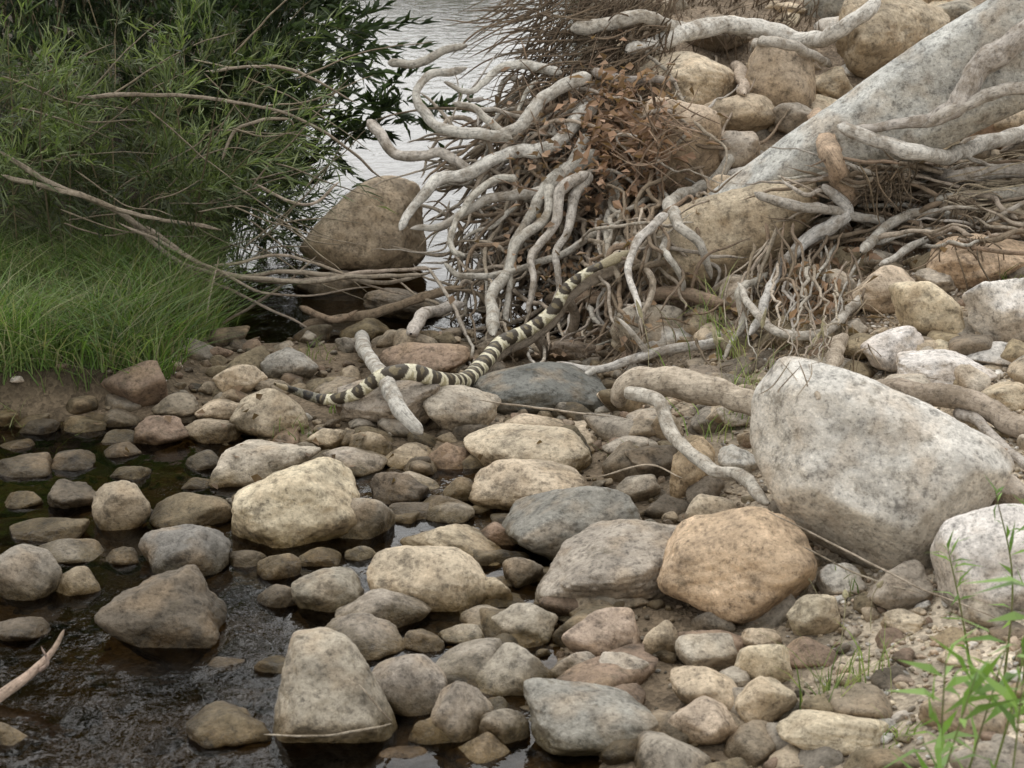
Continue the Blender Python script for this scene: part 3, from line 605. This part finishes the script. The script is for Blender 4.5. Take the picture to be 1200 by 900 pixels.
def litter(n,u,v,off,tint,LL=(.03,.06),yb=None):
    pos=[]
    for i in range(n):
        a,b=rng.normal((u[0]+u[1])/2,(u[1]-u[0])/3.2),rng.normal((v[0]+v[1])/2,(v[1]-v[0])/3.2); y=surf_y(a,b)-.02
        if yb: y=min(y,ytan(b)-rr(.0,.3))
        pos.append(P(a,b,y-rr(0,off)))
    pos=np.array(pos); t=np.array(tint)*rng.uniform(.6,1.4,(n,1)); return leaves(pos,rng.normal(size=(n,3))*np.array([1,1,.6]),rng.uniform(*LL,n),rng.uniform(.018,.038,n),t,.3)
LT=[litter(850,(685,775),(90,240),.08,(.31,.195,.125),(.03,.075),yb=1),litter(160,(905,975),(310,370),.05,(.32,.20,.12)),litter(220,(590,750),(250,390),.05,(.26,.17,.105),(.02,.05),yb=1),litter(90,(950,1100),(240,310),.03,(.26,.17,.11)),
    litter(40,(150,500),(480,560),.0,(.14,.09,.05),(.015,.03)),litter(160,(590,700),(130,250),.03,(.26,.17,.11),(.02,.05),yb=1),litter(60,(800,960),(340,400),.02,(.32,.22,.13))]
b=0;VV=[];FF=[];TT_=[]
for V,Fc,Tn in LT: VV.append(V);FF.append(Fc+b);TT_.append(Tn);b+=len(V)
mkobj("dead_leaves",np.vstack(VV),np.vstack(FF),DRY,np.vstack(TT_),smooth=False)
n=30000; xs=rng.uniform(-22,22,n); ys=rng.uniform(32,56,n); clump=fbm(np.stack([xs*.35,ys*.35,xs*0],1),2); kk=clump>-.05; xs,ys,cl=xs[kk],ys[kk],clump[kk]
zs=hgt(xs,ys)+rng.uniform(0,1,len(xs))*(.3+3.2*np.clip(cl,0,.5)); pos=np.stack([xs,ys,zs],1)
V,Fc,Tn=leaves(pos,rng.normal(size=pos.shape),rng.uniform(.2,.5,len(xs)),rng.uniform(.1,.25,len(xs)),np.array([(.12,.12,.065)])*rng.uniform(.5,1.3,(len(xs),1)))
mkobj("distant_scrub",V,Fc,LEAF,Tn,smooth=False)
# ------------------------------------------------------------------ light: thin overcast, brighter toward the sun behind the cloud
w=bpy.data.worlds.new("World"); scene.world=w; w.use_nodes=True; t=w.node_tree; t.nodes.clear()
sk=t.nodes.new('ShaderNodeTexSky'); sk.sky_type='NISHITA'; sk.sun_disc=False; sk.sun_elevation=math.radians(58); sk.sun_rotation=math.radians(-30); sk.dust_density=3; sk.air_density=1
tcn=t.nodes.new('ShaderNodeTexCoord'); nzn=t.nodes.new('ShaderNodeTexNoise'); nzn.inputs['Scale'].default_value=2.2; nzn.inputs['Detail'].default_value=4; t.links.new(tcn.outputs['Generated'],nzn.inputs['Vector'])
rp=t.nodes.new('ShaderNodeValToRGB'); rp.color_ramp.elements[0].position=.3; rp.color_ramp.elements[0].color=(.8,.8,.8,1); rp.color_ramp.elements[1].position=.6; rp.color_ramp.elements[1].color=(.98,.98,.98,1); t.links.new(nzn.outputs['Fac'],rp.inputs[0])
sx=t.nodes.new('ShaderNodeSeparateXYZ'); t.links.new(tcn.outputs['Generated'],sx.inputs[0])
mr=t.nodes.new('ShaderNodeMapRange'); mr.interpolation_type='SMOOTHSTEP'; t.links.new(sx.outputs[1],mr.inputs[0]); mr.inputs[1].default_value=.2; mr.inputs[2].default_value=1.; mr.inputs[3].default_value=1.; mr.inputs[4].default_value=1.85
vm=t.nodes.new('ShaderNodeVectorMath'); vm.operation='SCALE'; vm.inputs[0].default_value=(9.7,9.6,9.35); t.links.new(mr.outputs[0],vm.inputs['Scale'])
mx=t.nodes.new('ShaderNodeMix'); mx.data_type='RGBA'; t.links.new(rp.outputs[0],mx.inputs[0]); t.links.new(sk.outputs[0],mx.inputs[6]); t.links.new(vm.outputs[0],mx.inputs[7])
bg=t.nodes.new('ShaderNodeBackground'); bg.inputs[1].default_value=.14; o=t.nodes.new('ShaderNodeOutputWorld')
t.links.new(mx.outputs[2],bg.inputs[0]); t.links.new(bg.outputs[0],o.inputs[0])
sd=bpy.data.lights.new("sun",'SUN'); sd.energy=.9; sd.angle=math.radians(28); sd.color=(1,.96,.9); so=bpy.data.objects.new("sun",sd); COL.objects.link(so)
el,az=math.radians(58),math.radians(-30); dv=Vector((math.sin(az)*math.cos(el),math.cos(az)*math.cos(el),math.sin(el))); so.rotation_euler=dv.to_track_quat('Z','Y').to_euler(); so.location=dv*20
print("DONE",len(bpy.data.objects))
